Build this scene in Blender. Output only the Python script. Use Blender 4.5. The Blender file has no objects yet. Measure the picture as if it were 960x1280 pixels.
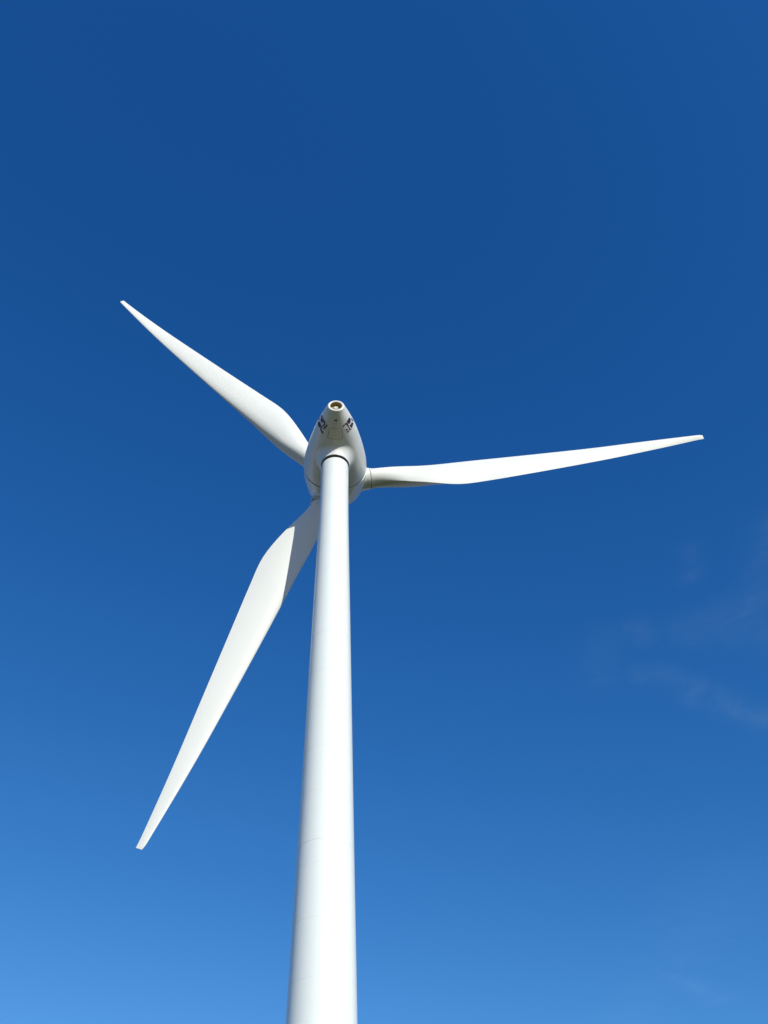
import bpy, bmesh, math, random
from mathutils import Vector, Matrix
random.seed(4)
S = bpy.context.scene
C = S.collection
rad = math.radians

# ------------------------------------------------------------------ camera
CAM_POS = Vector((0.0, -46.1664, 1.6))
PITCH, ROLL, AZ = 0.8685163, -0.0405947, 0.0846229
fw = Vector((math.sin(AZ)*math.cos(PITCH), math.cos(AZ)*math.cos(PITCH), math.sin(PITCH)))
r0 = fw.cross(Vector((0, 0, 1))).normalized()
u0 = r0.cross(fw)
rt = r0*math.cos(ROLL) + u0*math.sin(ROLL)
up = -r0*math.sin(ROLL) + u0*math.cos(ROLL)
cd = bpy.data.cameras.new('camera')
cd.sensor_fit = 'VERTICAL'
cd.sensor_height = 36
cd.sensor_width = 27
cd.lens = 32.2071
cd.clip_end = 20000
cam = bpy.data.objects.new('camera', cd)
C.objects.link(cam)
M = Matrix((rt, up, -fw)).transposed().to_4x4()
M.translation = CAM_POS
cam.matrix_world = M
S.camera = cam

# ------------------------------------------------------------------ light
SUN_AZ, SUN_EL = rad(25), rad(26.7)          # azimuth: to the right of the way back to the camera
to_sun = Vector((math.sin(SUN_AZ)*math.cos(SUN_EL), -math.cos(SUN_AZ)*math.cos(SUN_EL), math.sin(SUN_EL)))
sl = bpy.data.lights.new('sun', 'SUN')
sl.energy = 4.4
sl.angle = rad(0.53)
sl.color = (1.0, 0.985, 0.88)
sun = bpy.data.objects.new('sun', sl)
sun.rotation_euler = to_sun.to_track_quat('Z', 'Y').to_euler()
sun.location = (30, -60, 60)
C.objects.link(sun)
S.view_settings.view_transform = 'Standard'
S.view_settings.look = 'None'
S.view_settings.exposure = 0.0
S.view_settings.gamma = 1.0

W = bpy.data.worlds.new('World')
S.world = W
W.use_nodes = True
nt = W.node_tree
for n in list(nt.nodes):
    nt.nodes.remove(n)

def nd(tree, kind, **kw):
    n = tree.nodes.new(kind)
    for k, v in kw.items():
        if k.startswith('i_'):
            n.inputs[int(k[2:])].default_value = v
        else:
            setattr(n, k, v)
    return n

def math_n(tree, op, a, b=None, c=None, clamp=False):
    n = tree.nodes.new('ShaderNodeMath')
    n.operation = op
    n.use_clamp = clamp
    for i, v in enumerate((a, b, c)):
        if v is None:
            continue
        if isinstance(v, (int, float)):
            n.inputs[i].default_value = v
        else:
            tree.links.new(v, n.inputs[i])
    return n.outputs[0]

SKY_GRADE = ((1.85, .60), (1.17, 1.19), (.89, 2.06))   # contrast and gain per channel, one curve for the whole dome
sky = nd(nt, 'ShaderNodeTexSky', sky_type='NISHITA', sun_disc=False, sun_elevation=SUN_EL,
         sun_rotation=math.atan2(to_sun.x, to_sun.y), altitude=100, air_density=1.0, dust_density=0.0, ozone_density=5.0)
# camera-like saturation of a clear polarised-blue sky, the same over the whole dome
srgb = nd(nt, 'ShaderNodeSeparateColor'); nt.links.new(sky.outputs[0], srgb.inputs[0])
hs = nd(nt, 'ShaderNodeCombineColor')
for i_, (g_, k_) in enumerate(SKY_GRADE):
    nt.links.new(math_n(nt, 'MULTIPLY', math_n(nt, 'POWER', srgb.outputs[i_], g_), k_), hs.inputs[i_])
# thin cirrus high up: soft streaks laid out on the cloud layer (x/z, y/z of the view direction)
tc = nd(nt, 'ShaderNodeTexCoord')
sep = nd(nt, 'ShaderNodeSeparateXYZ')
nt.links.new(tc.outputs['Generated'], sep.inputs[0])
zc = math_n(nt, 'MAXIMUM', sep.outputs[2], 0.05)
X = math_n(nt, 'DIVIDE', sep.outputs[0], zc)
Y = math_n(nt, 'DIVIDE', sep.outputs[1], zc)
comb = nd(nt, 'ShaderNodeCombineXYZ')
nt.links.new(X, comb.inputs[0]); nt.links.new(Y, comb.inputs[1])
warp = nd(nt, 'ShaderNodeTexNoise')
warp.inputs['Scale'].default_value = 7
warp.inputs['Detail'].default_value = 4
nt.links.new(comb.outputs[0], warp.inputs['Vector'])
wsub = nd(nt, 'ShaderNodeVectorMath', operation='SUBTRACT'); wsub.inputs[1].default_value = (.5, .5, .5)
nt.links.new(warp.outputs['Color'], wsub.inputs[0])
wsc = nd(nt, 'ShaderNodeVectorMath', operation='SCALE'); wsc.inputs['Scale'].default_value = 0.07
nt.links.new(wsub.outputs[0], wsc.inputs[0])
wadd = nd(nt, 'ShaderNodeVectorMath', operation='ADD')
nt.links.new(comb.outputs[0], wadd.inputs[0]); nt.links.new(wsc.outputs[0], wadd.inputs[1])
ws = nd(nt, 'ShaderNodeSeparateXYZ'); nt.links.new(wadd.outputs[0], ws.inputs[0])
def streak(ax_, ay, bx, by, w, k):
    """soft capsule from (ax,ay) to (bx,by) of half-width w and strength k"""
    dx, dy = bx-ax_, by-ay
    L2 = dx*dx+dy*dy
    px = math_n(nt, 'SUBTRACT', ws.outputs[0], ax_)
    py = math_n(nt, 'SUBTRACT', ws.outputs[1], ay)
    t = math_n(nt, 'ADD', math_n(nt, 'MULTIPLY', px, dx/L2), math_n(nt, 'MULTIPLY', py, dy/L2), clamp=True)
    ex = math_n(nt, 'SUBTRACT', px, math_n(nt, 'MULTIPLY', t, dx))
    ey = math_n(nt, 'SUBTRACT', py, math_n(nt, 'MULTIPLY', t, dy))
    d2 = math_n(nt, 'ADD', math_n(nt, 'MULTIPLY', ex, ex), math_n(nt, 'MULTIPLY', ey, ey))
    g = math_n(nt, 'EXPONENT', math_n(nt, 'MULTIPLY', d2, -0.5/(w*w)))
    return math_n(nt, 'MULTIPLY', g, k)
streaks = [(.645,.85,.66,1.0,.022,.75),(.66,1.0,.60,1.08,.03,.9),(.60,1.08,.72,1.07,.035,.7),
           (.53,1.19,.63,1.235,.02,.75),(.63,1.235,.90,1.35,.022,1.0),(.50,1.08,.52,1.10,.018,.7),
           (.535,.90,.545,.95,.012,.6),(.45,1.12,.46,1.2,.03,.4),
           (.89,2.38,1.05,2.50,.035,.95),(.92,1.9,.89,2.25,.10,.45),(.83,2.45,.86,2.75,.05,.5),
           (1.3,.6,1.7,1.1,.08,.8),(-2.2,1.5,-1.6,2.3,.12,.6),(1.6,-.8,2.3,-.2,.1,.8),(-1.4,-1.0,-1.9,-.3,.08,.6)]
acc = None
for a in streaks:
    g = streak(*a)
    acc = g if acc is None else math_n(nt, 'MAXIMUM', acc, g)
fib = nd(nt, 'ShaderNodeTexNoise')
fib.inputs['Scale'].default_value = 13
fib.inputs['Distortion'].default_value = 1.2
fib.inputs['Detail'].default_value = 9
fib.inputs['Roughness'].default_value = 0.62
nt.links.new(wadd.outputs[0], fib.inputs['Vector'])
fr = nd(nt, 'ShaderNodeMapRange')
fr.inputs[1].default_value = 0.22; fr.inputs[2].default_value = 0.82
nt.links.new(fib.outputs['Fac'], fr.inputs[0])
fac = math_n(nt, 'MULTIPLY', math_n(nt, 'MULTIPLY', acc, fr.outputs[0]), CIRRUS := 0.075)
mixc = nd(nt, 'ShaderNodeMix', data_type='RGBA')
mixc.inputs['B'].default_value = (4.6, 7.3, 9.4, 1)
nt.links.new(fac, mixc.inputs['Factor']); nt.links.new(hs.outputs[0], mixc.inputs['A'])
bg = nd(nt, 'ShaderNodeBackground'); bg.inputs['Strength'].default_value = SKY_STR = 0.085
nt.links.new([o for o in mixc.outputs if o.type == 'RGBA'][0], bg.inputs[0])
wo = nd(nt, 'ShaderNodeOutputWorld'); nt.links.new(bg.outputs[0], wo.inputs[0])

# ------------------------------------------------------------------ materials
def base_mat(name, col, rough=0.4, coat=0.0, spec=0.5, var=0.05, scale=1.5, streak_dir=None, dirt=None, dirt_amt=0.0, bump=0.0, detail=7):
    m = bpy.data.materials.new(name)
    m.use_nodes = True
    t = m.node_tree
    b = t.nodes['Principled BSDF']
    b.inputs['Roughness'].default_value = rough
    b.inputs['Coat Weight'].default_value = coat
    b.inputs['Coat Roughness'].default_value = 0.12
    b.inputs['Specular IOR Level'].default_value = spec
    co = nd(t, 'ShaderNodeTexCoord')
    mp = nd(t, 'ShaderNodeMapping')
    if streak_dir:
        mp.inputs['Scale'].default_value = streak_dir
    t.links.new(co.outputs['Object'], mp.inputs[0])
    n1 = nd(t, 'ShaderNodeTexNoise')
    n1.inputs['Scale'].default_value = scale; n1.inputs['Detail'].default_value = detail
    t.links.new(mp.outputs[0], n1.inputs['Vector'])
    ra = nd(t, 'ShaderNodeValToRGB')
    lo = [c*(1-var) for c in col]
    ra.color_ramp.elements[0].position = .3; ra.color_ramp.elements[0].color = (*lo, 1)
    ra.color_ramp.elements[1].position = .7; ra.color_ramp.elements[1].color = (*col, 1)
    t.links.new(n1.outputs['Fac'], ra.inputs[0])
    out = ra.outputs[0]
    if dirt:
        n2 = nd(t, 'ShaderNodeTexNoise')
        n2.inputs['Scale'].default_value = scale*2.7; n2.inputs['Detail'].default_value = 9
        n2.inputs['Roughness'].default_value = .65
        t.links.new(mp.outputs[0], n2.inputs['Vector'])
        mr = nd(t, 'ShaderNodeMapRange')
        mr.inputs[1].default_value = .56; mr.inputs[2].default_value = .8
        mr.inputs[4].default_value = dirt_amt
        t.links.new(n2.outputs['Fac'], mr.inputs[0])
        mx = nd(t, 'ShaderNodeMix', data_type='RGBA')
        mx.inputs['B'].default_value = (*dirt, 1)
        t.links.new(mr.outputs[0], mx.inputs['Factor']); t.links.new(out, mx.inputs['A'])
        out = [o for o in mx.outputs if o.type == 'RGBA'][0]
    t.links.new(out, b.inputs['Base Color'])
    rr = nd(t, 'ShaderNodeMapRange')
    rr.inputs[3].default_value = rough*.85; rr.inputs[4].default_value = min(1, rough*1.2)
    t.links.new(n1.outputs['Fac'], rr.inputs[0]); t.links.new(rr.outputs[0], b.inputs['Roughness'])
    if bump:
        bp = nd(t, 'ShaderNodeBump'); bp.inputs['Strength'].default_value = bump; bp.inputs['Distance'].default_value = .02
        t.links.new(n1.outputs['Fac'], bp.inputs['Height']); t.links.new(bp.outputs[0], b.inputs['Normal'])
    return m

m_tower = base_mat('white_tower_paint', (.785, .815, .78), .34, .25, var=.02, scale=1.1, streak_dir=(1.3, 1.3, .06), dirt=(.60, .58, .54), dirt_amt=.12, bump=.0)
m_nac = base_mat('white_gelcoat', (.735, .75, .72), .36, .15, var=.05, scale=1.3, dirt=(.50, .48, .42), dirt_amt=.2)
m_hatch = base_mat('aged_cream_gelcoat', (.71, .70, .63), .5, var=.06, scale=3, dirt=(.50, .46, .38), dirt_amt=.35)
m_blade = base_mat('white_blade_paint', (.70, .705, .67), .55, 0.0, var=.02, scale=.3, detail=3)
m_tanj = base_mat('tan_joint', (.38, .35, .28), .7, var=.15)
m_gap = base_mat('dark_grey_seal', (.30, .29, .26), .8, spec=.2, var=.3)
m_black = base_mat('black_rubber', (.006, .006, .008), .8, spec=.15, var=.3)
m_joint = base_mat('grey_joint_sealant', (.70, .71, .70), .6, var=.1)
m_tan = base_mat('tan_grille', (.46, .36, .18), .6, var=.3, scale=9, dirt=(.16, .12, .07), dirt_amt=.5)
m_knob = base_mat('cream_cap', (.72, .68, .55), .45, var=.1, scale=6)
m_ink = base_mat('dark_navy_print', (.034, .012, .034), .4, var=.3)
m_maroon = base_mat('maroon_print', (.10, .018, .045), .4, var=.3)
m_grass = base_mat('meadow_grass', (.075, .090, .028), .9, spec=.1, var=.5, scale=.35, dirt=(.14, .125, .07), dirt_amt=.7, bump=.5)

# ------------------------------------------------------------------ helpers
def link(name, me, mat, parent=None, smooth=True, angle=40):
    me.materials.append(mat)
    o = bpy.data.objects.new(name, me)
    C.objects.link(o)
    if parent:
        o.parent = parent
    if smooth:
        me.polygons.foreach_set('use_smooth', [True]*len(me.polygons))
        me.set_sharp_from_angle(angle=rad(angle))
    me.update()
    return o

def mesh_of(name, V, F):
    me = bpy.data.meshes.new(name)
    me.from_pydata([tuple(v) for v in V], [], F)
    bm = bmesh.new(); bm.from_mesh(me)
    bmesh.ops.remove_doubles(bm, verts=bm.verts, dist=1e-5)
    bmesh.ops.recalc_face_normals(bm, faces=bm.faces)
    bm.to_mesh(me); bm.free()
    return me

def lathe(name, prof, origin, axis, seg=96, close0=False, close1=False):
    """surface of revolution: prof = [(distance along axis, radius)]"""
    ax = Vector(axis).normalized()
    e1 = ax.orthogonal().normalized(); e2 = ax.cross(e1)
    V, F = [], []
    for a, r in prof:
        for k in range(seg):
            t = 2*math.pi*k/seg
            V.append(Vector(origin) + ax*a + (e1*math.cos(t)+e2*math.sin(t))*r)
    for i in range(len(prof)-1):
        for k in range(seg):
            k2 = (k+1) % seg
            F.append((i*seg+k, i*seg+k2, (i+1)*seg+k2, (i+1)*seg+k))
    if close0: F.append(tuple(range(seg)))
    if close1: F.append(tuple((len(prof)-1)*seg+k for k in range(seg)))
    return mesh_of(name, V, F)

# ------------------------------------------------------------------ the ground
V, F = [], []
N = 60
def gz(x, y):
    d = math.hypot(x, y+20)
    return min(1, max(0, d-80)/300)*(3.0*math.sin(x*.006+1)*math.cos(y*.005)+1.5*math.sin(x*.017+y*.011))
cs = [math.copysign(abs(i/N)**2.2, i)*9000 for i in range(-N, N+1)]
for y in cs:
    for x in cs:
        V.append((x, y, gz(x, y)))
w = 2*N+1
for j in range(w-1):
    for i in range(w-1):
        F.append((j*w+i, j*w+i+1, (j+1)*w+i+1, (j+1)*w+i))
ground = link('ground', mesh_of('ground', V, F), m_grass)
ground['kind'] = 'structure'

# ------------------------------------------------------------------ wind turbine
TX = 0.0                                   # tower axis, x
H = 64.94224                                   # height of the point where rotor axis meets the tower axis
TILT, YAW = 0.09769, 0.00756
ax = Vector((math.sin(YAW)*math.cos(TILT), math.cos(YAW)*math.cos(TILT), math.sin(TILT)))
s_ = Vector((math.cos(YAW), -math.sin(YAW), 0))
u_ = s_.cross(ax)
if u_.z < 0: u_ = -u_
T0 = Vector((0.0, 0, H))

turbine = bpy.data.objects.new('wind_turbine', None)
C.objects.link(turbine)
turbine.location = (TX, 0, 0)
turbine['label'] = 'tall white wind turbine with three blades and an egg-shaped nacelle against clear blue sky'
turbine['category'] = 'wind turbine'

def tower_r(z):
    K = [(0, 1.98), (10, 1.82), (19.8, 1.674), (28.5, 1.532), (36.5, 1.42), (45.6, 1.286), (50.8, 1.20), (56.4, 1.125), (62, 1.115)]
    for (a, b), (c, d) in zip(K, K[1:]):
        if z <= c:
            return b+(d-b)*(z-a)/(c-a)
    return K[-1][1]

def sm_r(z):                                # smoothed radius so that no kink shows
    return sum(tower_r(min(62, max(0, z+d)))*wt for d, wt in ((-3, .15), (-1.5, .2), (0, .3), (1.5, .2), (3, .15)))

def tower_part(z0, z1, name='tower_section'):
    prof = [(z0, sm_r(z0)-.02)]
    zs, z = [], z0+.015
    while z < z1-.03:
        zs.append(z); z += .5
    zs.append(z1-.015)
    for z in zs:
        prof.append((z, sm_r(z)))
    prof.append((z1, sm_r(z1)-.02))
    return link(name, lathe(name, prof, (0, 0, 0), (0, 0, 1), 160), m_tower, turbine, angle=30)
joints = [0.0, 14.5, 27.6, 42.6, 61.86]
for a, b in zip(joints, joints[1:]):
    sec = tower_part(a, b)
    # welded can seams: slim flush beads round the shell
    z = a+3.1
    while z < b-1.2:
        rr = sm_r(z)
        link('weld_seam', lathe('weld_seam', [(z-.018, rr-.004), (z-.010, rr+.0035), (z+.010, rr+.0035), (z+.018, rr-.004)], (0, 0, 0), (0, 0, 1), 160), m_tower, sec)
        z += 2.9
    if a > 0:
        rr = sm_r(a)
        link('flange_joint', lathe('flange_joint', [(a-.02, rr-.04), (a-.018, rr-.005), (a+.018, rr-.005), (a+.02, rr-.04)], (0, 0, 0), (0, 0, 1), 160), m_joint, sec)
link('yaw_seal', lathe('yaw_seal', [(61.84, 1.0), (61.85, 1.122), (61.88, 1.128), (62.10, 1.128), (62.12, 1.0)], (0, 0, 0), (0, 0, 1), 128), m_black, turbine)

# --- nacelle
KN = [(-4.38, .67), (-3.4, 1.160), (-2.3, 1.63), (-1.0, 2.055), (.3, 2.406), (1.6, 2.661), (2.9, 2.723), (4.2, 2.528), (5.5, 2.002), (6.6, .337)]
ka = [a for a, _ in KN]; kr = [b for _, b in KN]
def slope(i):
    if i == 0: return (kr[1]-kr[0])/(ka[1]-ka[0])
    if i == len(ka)-1: return (kr[-1]-kr[-2])/(ka[-1]-ka[-2])
    h0, h1 = ka[i]-ka[i-1], ka[i+1]-ka[i]
    return ((kr[i]-kr[i-1])/h0*h1+(kr[i+1]-kr[i])/h1*h0)/(h0+h1)
sl_ = [slope(i) for i in range(len(ka))]
def NR(x):
    i = max(0, min(len(ka)-2, next((j for j in range(len(ka)-1) if x <= ka[j+1]), len(ka)-2)))
    h = ka[i+1]-ka[i]; t = (x-ka[i])/h
    return (2*t**3-3*t*t+1)*kr[i]+(t**3-2*t*t+t)*h*sl_[i]+(-2*t**3+3*t*t)*kr[i+1]+(t**3-t*t)*h*sl_[i+1]
def NP(a, th, off=0.0):                     # point on the nacelle skin, th in degrees
    t = rad(th)
    rdir = s_*math.cos(t)+u_*math.sin(t)
    dr = (NR(a+.02)-NR(a-.02))/.04
    n = (rdir-ax*dr).normalized()
    return T0+ax*a+rdir*NR(a)+n*off

SEAM = 2.50
prof = [(-4.00, .505), (-4.36, .495), (-4.395, .505), (-4.405, .52), (-4.405, .635), (-4.395, .655), (-4.37, .675), (-4.33, .70)]
a = -4.25
while a < SEAM-.04:
    prof.append((a, NR(a))); a += .12
prof += [(SEAM-.035, NR(SEAM-.035)), (SEAM-.01, NR(SEAM)-.012), (SEAM, NR(SEAM)-.05), (SEAM, NR(SEAM)-.4)]
nacelle = link('nacelle', lathe('nacelle', prof, T0, ax, 160), m_nac, turbine, angle=35)
link('hub_seal', lathe('hub_seal', [(SEAM-.02, NR(SEAM)-.21), (SEAM-.005, NR(SEAM)-.16), (SEAM+.155, NR(SEAM)-.16), (SEAM+.17, NR(SEAM)-.21)], T0, ax, 160), m_black, nacelle)

# tail opening: tan grille plate, fins and a round cap in the middle
plate = link('tail_grille', lathe('tail_grille', [(-4.05, .507), (-4.05, .40), (-4.03, .38), (-4.03, .24), (-4.05, .22), (-4.05, .001)], T0, ax, 64, close1=True), m_tan, nacelle)
link('tail_sleeve', lathe('tail_sleeve', [(-4.37, .488), (-4.37, .47), (-4.06, .47), (-4.06, .49)], T0, ax, 64), m_tan, nacelle)
kn_ = [(-4.05, .18), (-4.17, .17), (-4.20, .155), (-4.20, .10), (-4.17, .085), (-4.17, .001)]
link('tail_cap', lathe('tail_cap', kn_, T0, ax, 48, close1=True), m_knob, nacelle)

def skin_patch(name, a0, a1, t0, t1, off, mat, thick=.02, n=10):
    V, F = [], []
    for lay in (off, off-thick):
        for i in range(n+1):
            for j in range(n+1):
                V.append(NP(a0+(a1-a0)*i/n, t0+(t1-t0)*j/n, lay))
    w = n+1; L = w*w
    for i in range(n):
        for j in range(n):
            q = (i*w+j, i*w+j+1, (i+1)*w+j+1, (i+1)*w+j)
            F.append(q); F.append(tuple(L+x for x in reversed(q)))
    ed = [i*w for i in range(w)]
    rim = [j for j in range(w)]+[i*w+n for i in range(1, w)]+[n*w+j for j in range(n-1, -1, -1)]+[i*w for i in range(n-1, 0, -1)]
    for k in range(len(rim)):
        a_, b_ = rim[k], rim[(k+1) % len(rim)]
        F.append((a_, b_, L+b_, L+a_))
    return link(name, mesh_of(name, V, F), mat, nacelle, angle=30)

# belly hatch with a joint all round, the little service panel behind it and the drain slot
skin_patch('hatch_joint', -3.085, -2.195, -113.8, -68.2, .004, m_tanj)
skin_patch('access_hatch', -3.045, -2.235, -111.8, -70.2, .022, m_hatch, .024)
skin_patch('service_panel', -3.56, -3.16, -101.0, -84.0, .014, m_hatch, .018)
skin_patch('drain_slot', -3.735, -3.645, -96.0, -83.5, .010, m_black, .014)

# printed emblem on both flanks (outline points: distance along the axis, angle round it)
LEFT = {
    'A': [[-3.149, -184.29], [-2.999, -176.61], [-2.833, -179.48], [-2.688, -189.82], [-2.914, -187.47]],
    'B': [[-3.229, -181.54], [-3.383, -164.91], [-3.347, -156.04], [-3.318, -144.58], [-3.292, -137.49], [-3.097, -135.82], [-2.948, -139.23], [-2.826, -143.31], [-2.712, -143.43], [-2.577, -132.59], [-2.5, -133.56], [-2.502, -138.06], [-2.645, -147.66], [-2.766, -148.65], [-2.985, -142.99], [-3.119, -141.21], [-3.192, -144.08], [-3.177, -146.95], [-3.081, -148.99], [-3.07, -155.77], [-3.087, -163.52], [-3.244, -162.88], [-3.221, -173.18]],
    'C': [[-2.631, -176.3], [-2.869, -169.93], [-2.917, -159.28], [-2.854, -150.38], [-2.74, -150.28], [-2.631, -153.91], [-2.629, -161.69]],
    'D': [[-3.173, -128.55], [-3.146, -122.41], [-3.083, -122.64], [-3.029, -126.26], [-2.883, -126.34], [-2.855, -129.1], [-2.928, -133.8], [-2.987, -132.41], [-3.028, -128.49], [-3.074, -128.07]],
    'E': [[-2.788, -137.26], [-2.82, -133.05], [-2.757, -132.02], [-2.727, -136.12]],
}
RIGHT = {
    'A': [[-3.422, -18.47], [-3.287, -14.17], [-3.13, -17.95], [-3.112, -25.98], [-3.087, -32.31], [-3.199, -34.11], [-3.367, -37.52]],
    'B': [[-3.151, -4.55], [-3.04, 1.39], [-2.786, 0.67], [-2.901, -4.97], [-3.107, -7.83]],
    'C': [[-2.956, -16.11], [-2.743, -8.63], [-2.716, -17.55], [-2.67, -25.68], [-2.762, -29.9], [-2.943, -31.51], [-2.916, -25.15]],
    'D': [[-3.251, -49.14], [-3.258, -43.19], [-3.191, -38.96], [-3.033, -38.31], [-2.92, -37.98], [-2.757, -37.27], [-2.696, -33.02], [-2.638, -31.44], [-2.657, -37.96], [-2.715, -40.64], [-2.895, -41.15], [-2.989, -41.88], [-3.123, -44.47], [-3.184, -48.47]],
    'E': [[-3.255, -54.51], [-3.202, -52.94], [-3.117, -60.49], [-3.186, -61.87]],
    'F': [[-2.873, -49.67], [-2.786, -46.46], [-2.753, -51.21], [-2.807, -54.66]],
    'G': [[-2.684, -46.84], [-2.601, -43.59], [-2.535, -48.74], [-2.621, -50.73]],
}

def decal(name, polys, mat, off):
    bm = bmesh.new()
    for pl in polys:
        K = 24.0                             # degrees per metre used while triangulating
        ca = sum(q[0] for q in pl)/len(pl); ct = sum(q[1] for q in pl)/len(pl)
        vs = [bm.verts.new((ca+(a-ca)*1.2, (ct+(t-ct)*1.2)/K, 0)) for a, t in pl]
        bm.faces.new(vs)
    bmesh.ops.triangulate(bm, faces=bm.faces)
    for _ in range(3):
        bmesh.ops.subdivide_edges(bm, edges=[e for e in bm.edges if e.calc_length() > .05], cuts=1)
        bmesh.ops.triangulate(bm, faces=bm.faces)
    for v in bm.verts:
        v.co = NP(v.co.x, v.co.y*24.0, off)
    bmesh.ops.recalc_face_normals(bm, faces=bm.faces)
    ext = bmesh.ops.extrude_face_region(bm, geom=list(bm.faces))
    for v in ext['geom']:
        if isinstance(v, bmesh.types.BMVert):
            v.co += (v.co-T0).cross(ax).cross(ax).normalized()*.006
    bmesh.ops.recalc_face_normals(bm, faces=bm.faces)
    me = bpy.data.meshes.new(name); bm.to_mesh(me); bm.free()
    return link(name, me, mat, nacelle, smooth=False)
for k in 'ACDE':
    decal('emblem_stroke', [LEFT[k]], m_ink, .012)
decal('emblem_stroke', [LEFT['B']], m_maroon, .012)
for k in 'ABCEFG':
    decal('emblem_stroke', [RIGHT[k]], m_ink, .012)
decal('emblem_stroke', [RIGHT['D']], m_maroon, .012)

# flared collar between nacelle belly and tower head
def belly_z(x, y):                          # underside of the nacelle above the point (x, y)
    z = H-2.3
    for _ in range(12):
        A = (Vector((x, y, z))-T0).dot(ax)
        sx = (Vector((x, y, z))-T0).dot(s_)
        rv = math.sqrt(max(.01, NR(A)**2-sx*sx))
        cur = -(Vector((x, y, z))-T0).dot(u_)
        z += (cur-rv)/u_.z
    return z
V, F = [], []
seg, nz = 128, 16
for k in range(seg):
    c, s = math.cos(2*math.pi*k/seg), math.sin(2*math.pi*k/seg)
    V += [Vector((c*q, s*q, zz)) for q, zz in ((1.0, 62.12), (1.165, 62.12), (1.19, 62.14))]
    r1 = 1.66
    z1 = belly_z(c*r1, s*r1)
    dz = (belly_z(c*(r1+.05), s*(r1+.05))-belly_z(c*(r1-.05), s*(r1-.05)))/.1
    r_0, z_0 = 1.195, 62.16
    Lz = max(.1, (z1-z_0))*1.25
    for i in range(nz+1):
        t = i/nz
        h00, h10, h01, h11 = 2*t**3-3*t*t+1, t**3-2*t*t+t, -2*t**3+3*t*t, t**3-t*t
        q = h00*r_0+h01*r1+h11*.75
        zz = h00*z_0+h10*Lz+h01*(z1-.003)+h11*.75*dz
        V.append(Vector((c*q, s*q, zz)))
    V.append(Vector((c*(r1+.05), s*(r1+.05), z1+.05*dz+.02)))
w = 3+nz+1+1
for k in range(seg):
    k2 = (k+1) % seg
    for i in range(w-1):
        F.append((k*w+i, k2*w+i, k2*w+i+1, k*w+i+1))
link('yaw_collar', mesh_of('yaw_collar', V, F), m_nac, nacelle, angle=35)

# --- spinner
A_HUB = 4.19997
prof = [(SEAM+.15, NR(SEAM)-.4), (SEAM+.15, NR(SEAM+.15)-.05), (SEAM+.16, NR(SEAM+.16)-.012), (SEAM+.185, NR(SEAM+.185))]
a = SEAM+.28
while a < 6.6:
    prof.append((a, NR(a))); a += .12
prof += [(6.6, .337), (6.68, .22), (6.72, .1), (6.73, .001)]
spinner = link('spinner', lathe('spinner', prof, T0, ax, 160, close1=True), m_nac, turbine, angle=35)

HUB = Vector((0, 0, H)) + ax*A_HUB
PH = 0.1443323
BK = [2.4, 4.0, 5.5, 7, 9, 10.8, 13.5, 18, 24, 30, 35.5]
BTH = [1.75, 1.73, 1.70, 1.62, 1.38, 1.02, .69, .43, .28, .17, .09]
BLE = [.875, .96, 1.13, 1.24, 1.285, 1.325, 1.43, 1.585, 1.75, 1.90, 1.94]
BTE = [.855, .76, 1.04, 1.34, 1.70, 1.89, 1.60, .99, .155, -.71, -1.46]
BBE = [.38, .391, .40, .366, .265, .16, .11, .084, .05, -.05, -.164]
BUP = [1, 1.05, 1.25, 1.5, 1.5, 1.3, 1.1, 1, 1, 1, 1]       # belly on the windward side of the root
BDN = [1, 1, .95, .8, .75, .85, 1, 1, 1, 1, 1]
def pchip(K, Vv, x):
    n = len(K)
    h = [K[i+1]-K[i] for i in range(n-1)]; d = [(Vv[i+1]-Vv[i])/h[i] for i in range(n-1)]
    m = [d[0]]+[0 if d[i-1]*d[i] <= 0 else (h[i-1]+h[i])*d[i-1]*d[i]/(h[i]*d[i-1]+h[i-1]*d[i]) if d[i-1]*d[i] > 0 else 0 for i in range(1, n-1)]+[d[-1]]
    i = max(0, min(n-2, next((j for j in range(n-1) if x <= K[j+1]), n-2)))
    t = (x-K[i])/h[i]
    return (2*t**3-3*t*t+1)*Vv[i]+(t**3-2*t*t+t)*h[i]*m[i]+(-2*t**3+3*t*t)*Vv[i+1]+(t**3-t*t)*h[i]*m[i+1]

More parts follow.
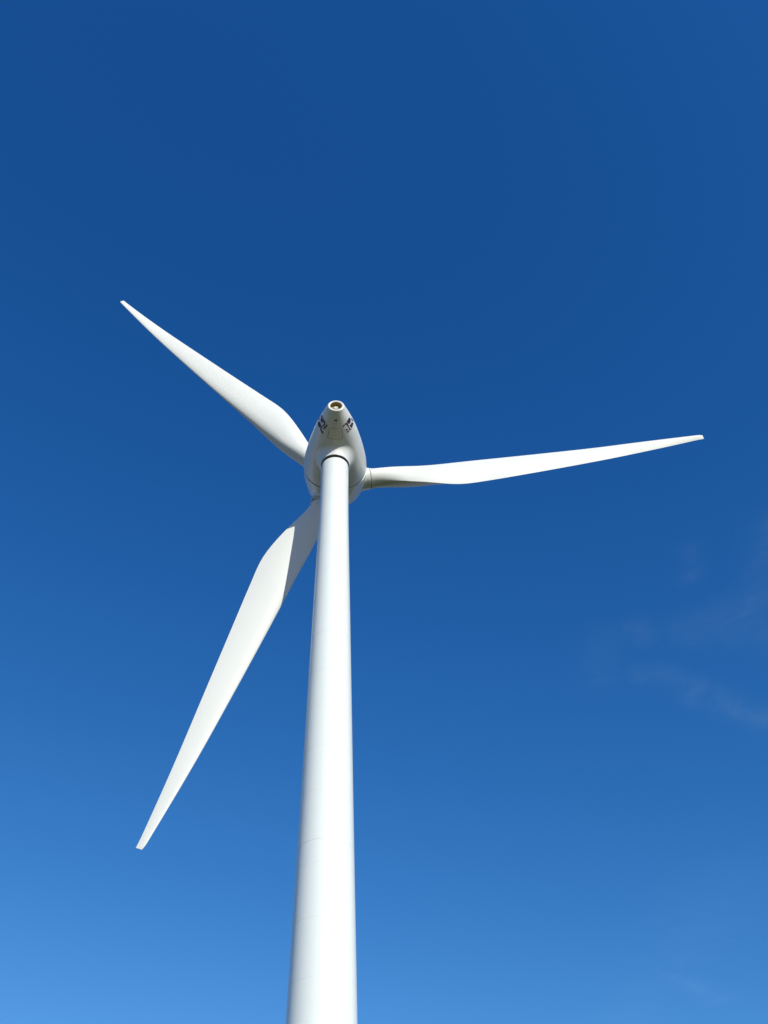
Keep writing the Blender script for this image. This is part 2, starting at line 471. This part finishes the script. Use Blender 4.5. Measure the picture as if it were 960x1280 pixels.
def make_blade(k):
    t = PH+k*2*math.pi/3
    d = s_*math.cos(t)+u_*math.sin(t)
    tt = -s_*math.sin(t)+u_*math.cos(t)
    ns, nc = 150, 56
    rs = [2.5+(35.0-2.5)*i/ns for i in range(ns+1)]+[35.25, 35.42, 35.5]
    V, F = [], []
    for r in rs:
        LE, TE, be, th, bu, bd = ((pchip(BK, q, max(2.4, r-.7))+pchip(BK, q, r)+pchip(BK, q, min(35.5, r+.7)))/3 for q in (BLE, BTE, BBE, BTH, BUP, BDN))
        fl = -.43854*(r/35.5)**2+.3393*(r/35.5)
        mid, half = (LE-TE)/2, (LE+TE)/2
        if r > 35.0:                         # rounded leading corner at the tip
            q = (r-35.0)/.5
            cut = half*.5*(1-math.sqrt(max(0, 1-q*q*.9)))
            half -= cut/2; mid -= cut/2
            th *= math.sqrt(max(.15, 1-q*q*.8))
        w = max(0, min(1, (r-3.0)/4.0)); w = w*w*(3-2*w)      # round root -> sharp-edged aerofoil
        LE2, TE2 = mid+half, half-mid
        x0 = LE2-(LE2+TE2)*(.5-.2*w)
        cb, sb = math.cos(be), math.sin(be)
        for j in range(nc):
            ph = 2*math.pi*j/nc
            ce, si = math.cos(ph), math.sin(ph)
            if ce > 0:
                X, f = x0+(LE2-x0)*ce, abs(si)
            else:
                X = x0+(TE2+x0)*ce
                f = (1-w)*abs(si)+w*(1-abs(ce)**2)
            Yy = th/2*math.copysign(f, si)*(bu if si > 0 else bd)
            V.append(HUB+d*r+tt*(X*cb-Yy*sb)+ax*(X*sb+Yy*cb+fl))
    for i in range(len(rs)-1):
        for j in range(nc):
            j2 = (j+1) % nc
            F.append((i*nc+j, i*nc+j2, (i+1)*nc+j2, (i+1)*nc+j))
    F.append(tuple(range(nc))); F.append(tuple((len(rs)-1)*nc+j for j in range(nc)))
    b = link('blade', mesh_of('blade', V, F), m_blade, turbine, angle=50)
    ring = [(3.15, .86), (3.15, .915), (3.165, .93), (3.26, .93), (3.275, .915), (3.285, .84)]
    link('root_ring', lathe('root_ring', ring, HUB, d, 72), m_blade, b, angle=30)
    # socket on the spinner with a dark gap under the ring
    soc = [(1.6, 1.25), (2.2, 1.12), (2.4, 1.05), (2.6, 1.01), (2.8, .985), (3.06, .97), (3.08, .955), (3.08, .85)]
    link('blade_socket', lathe('blade_socket', soc, HUB, d, 72), m_nac, spinner, angle=30)
    link('socket_seal', lathe('socket_seal', [(3.07, .85), (3.07, .91), (3.17, .91), (3.17, .85)], HUB, d, 72), m_gap, spinner, angle=30)
    return b
for k in range(3):
    make_blade(k)
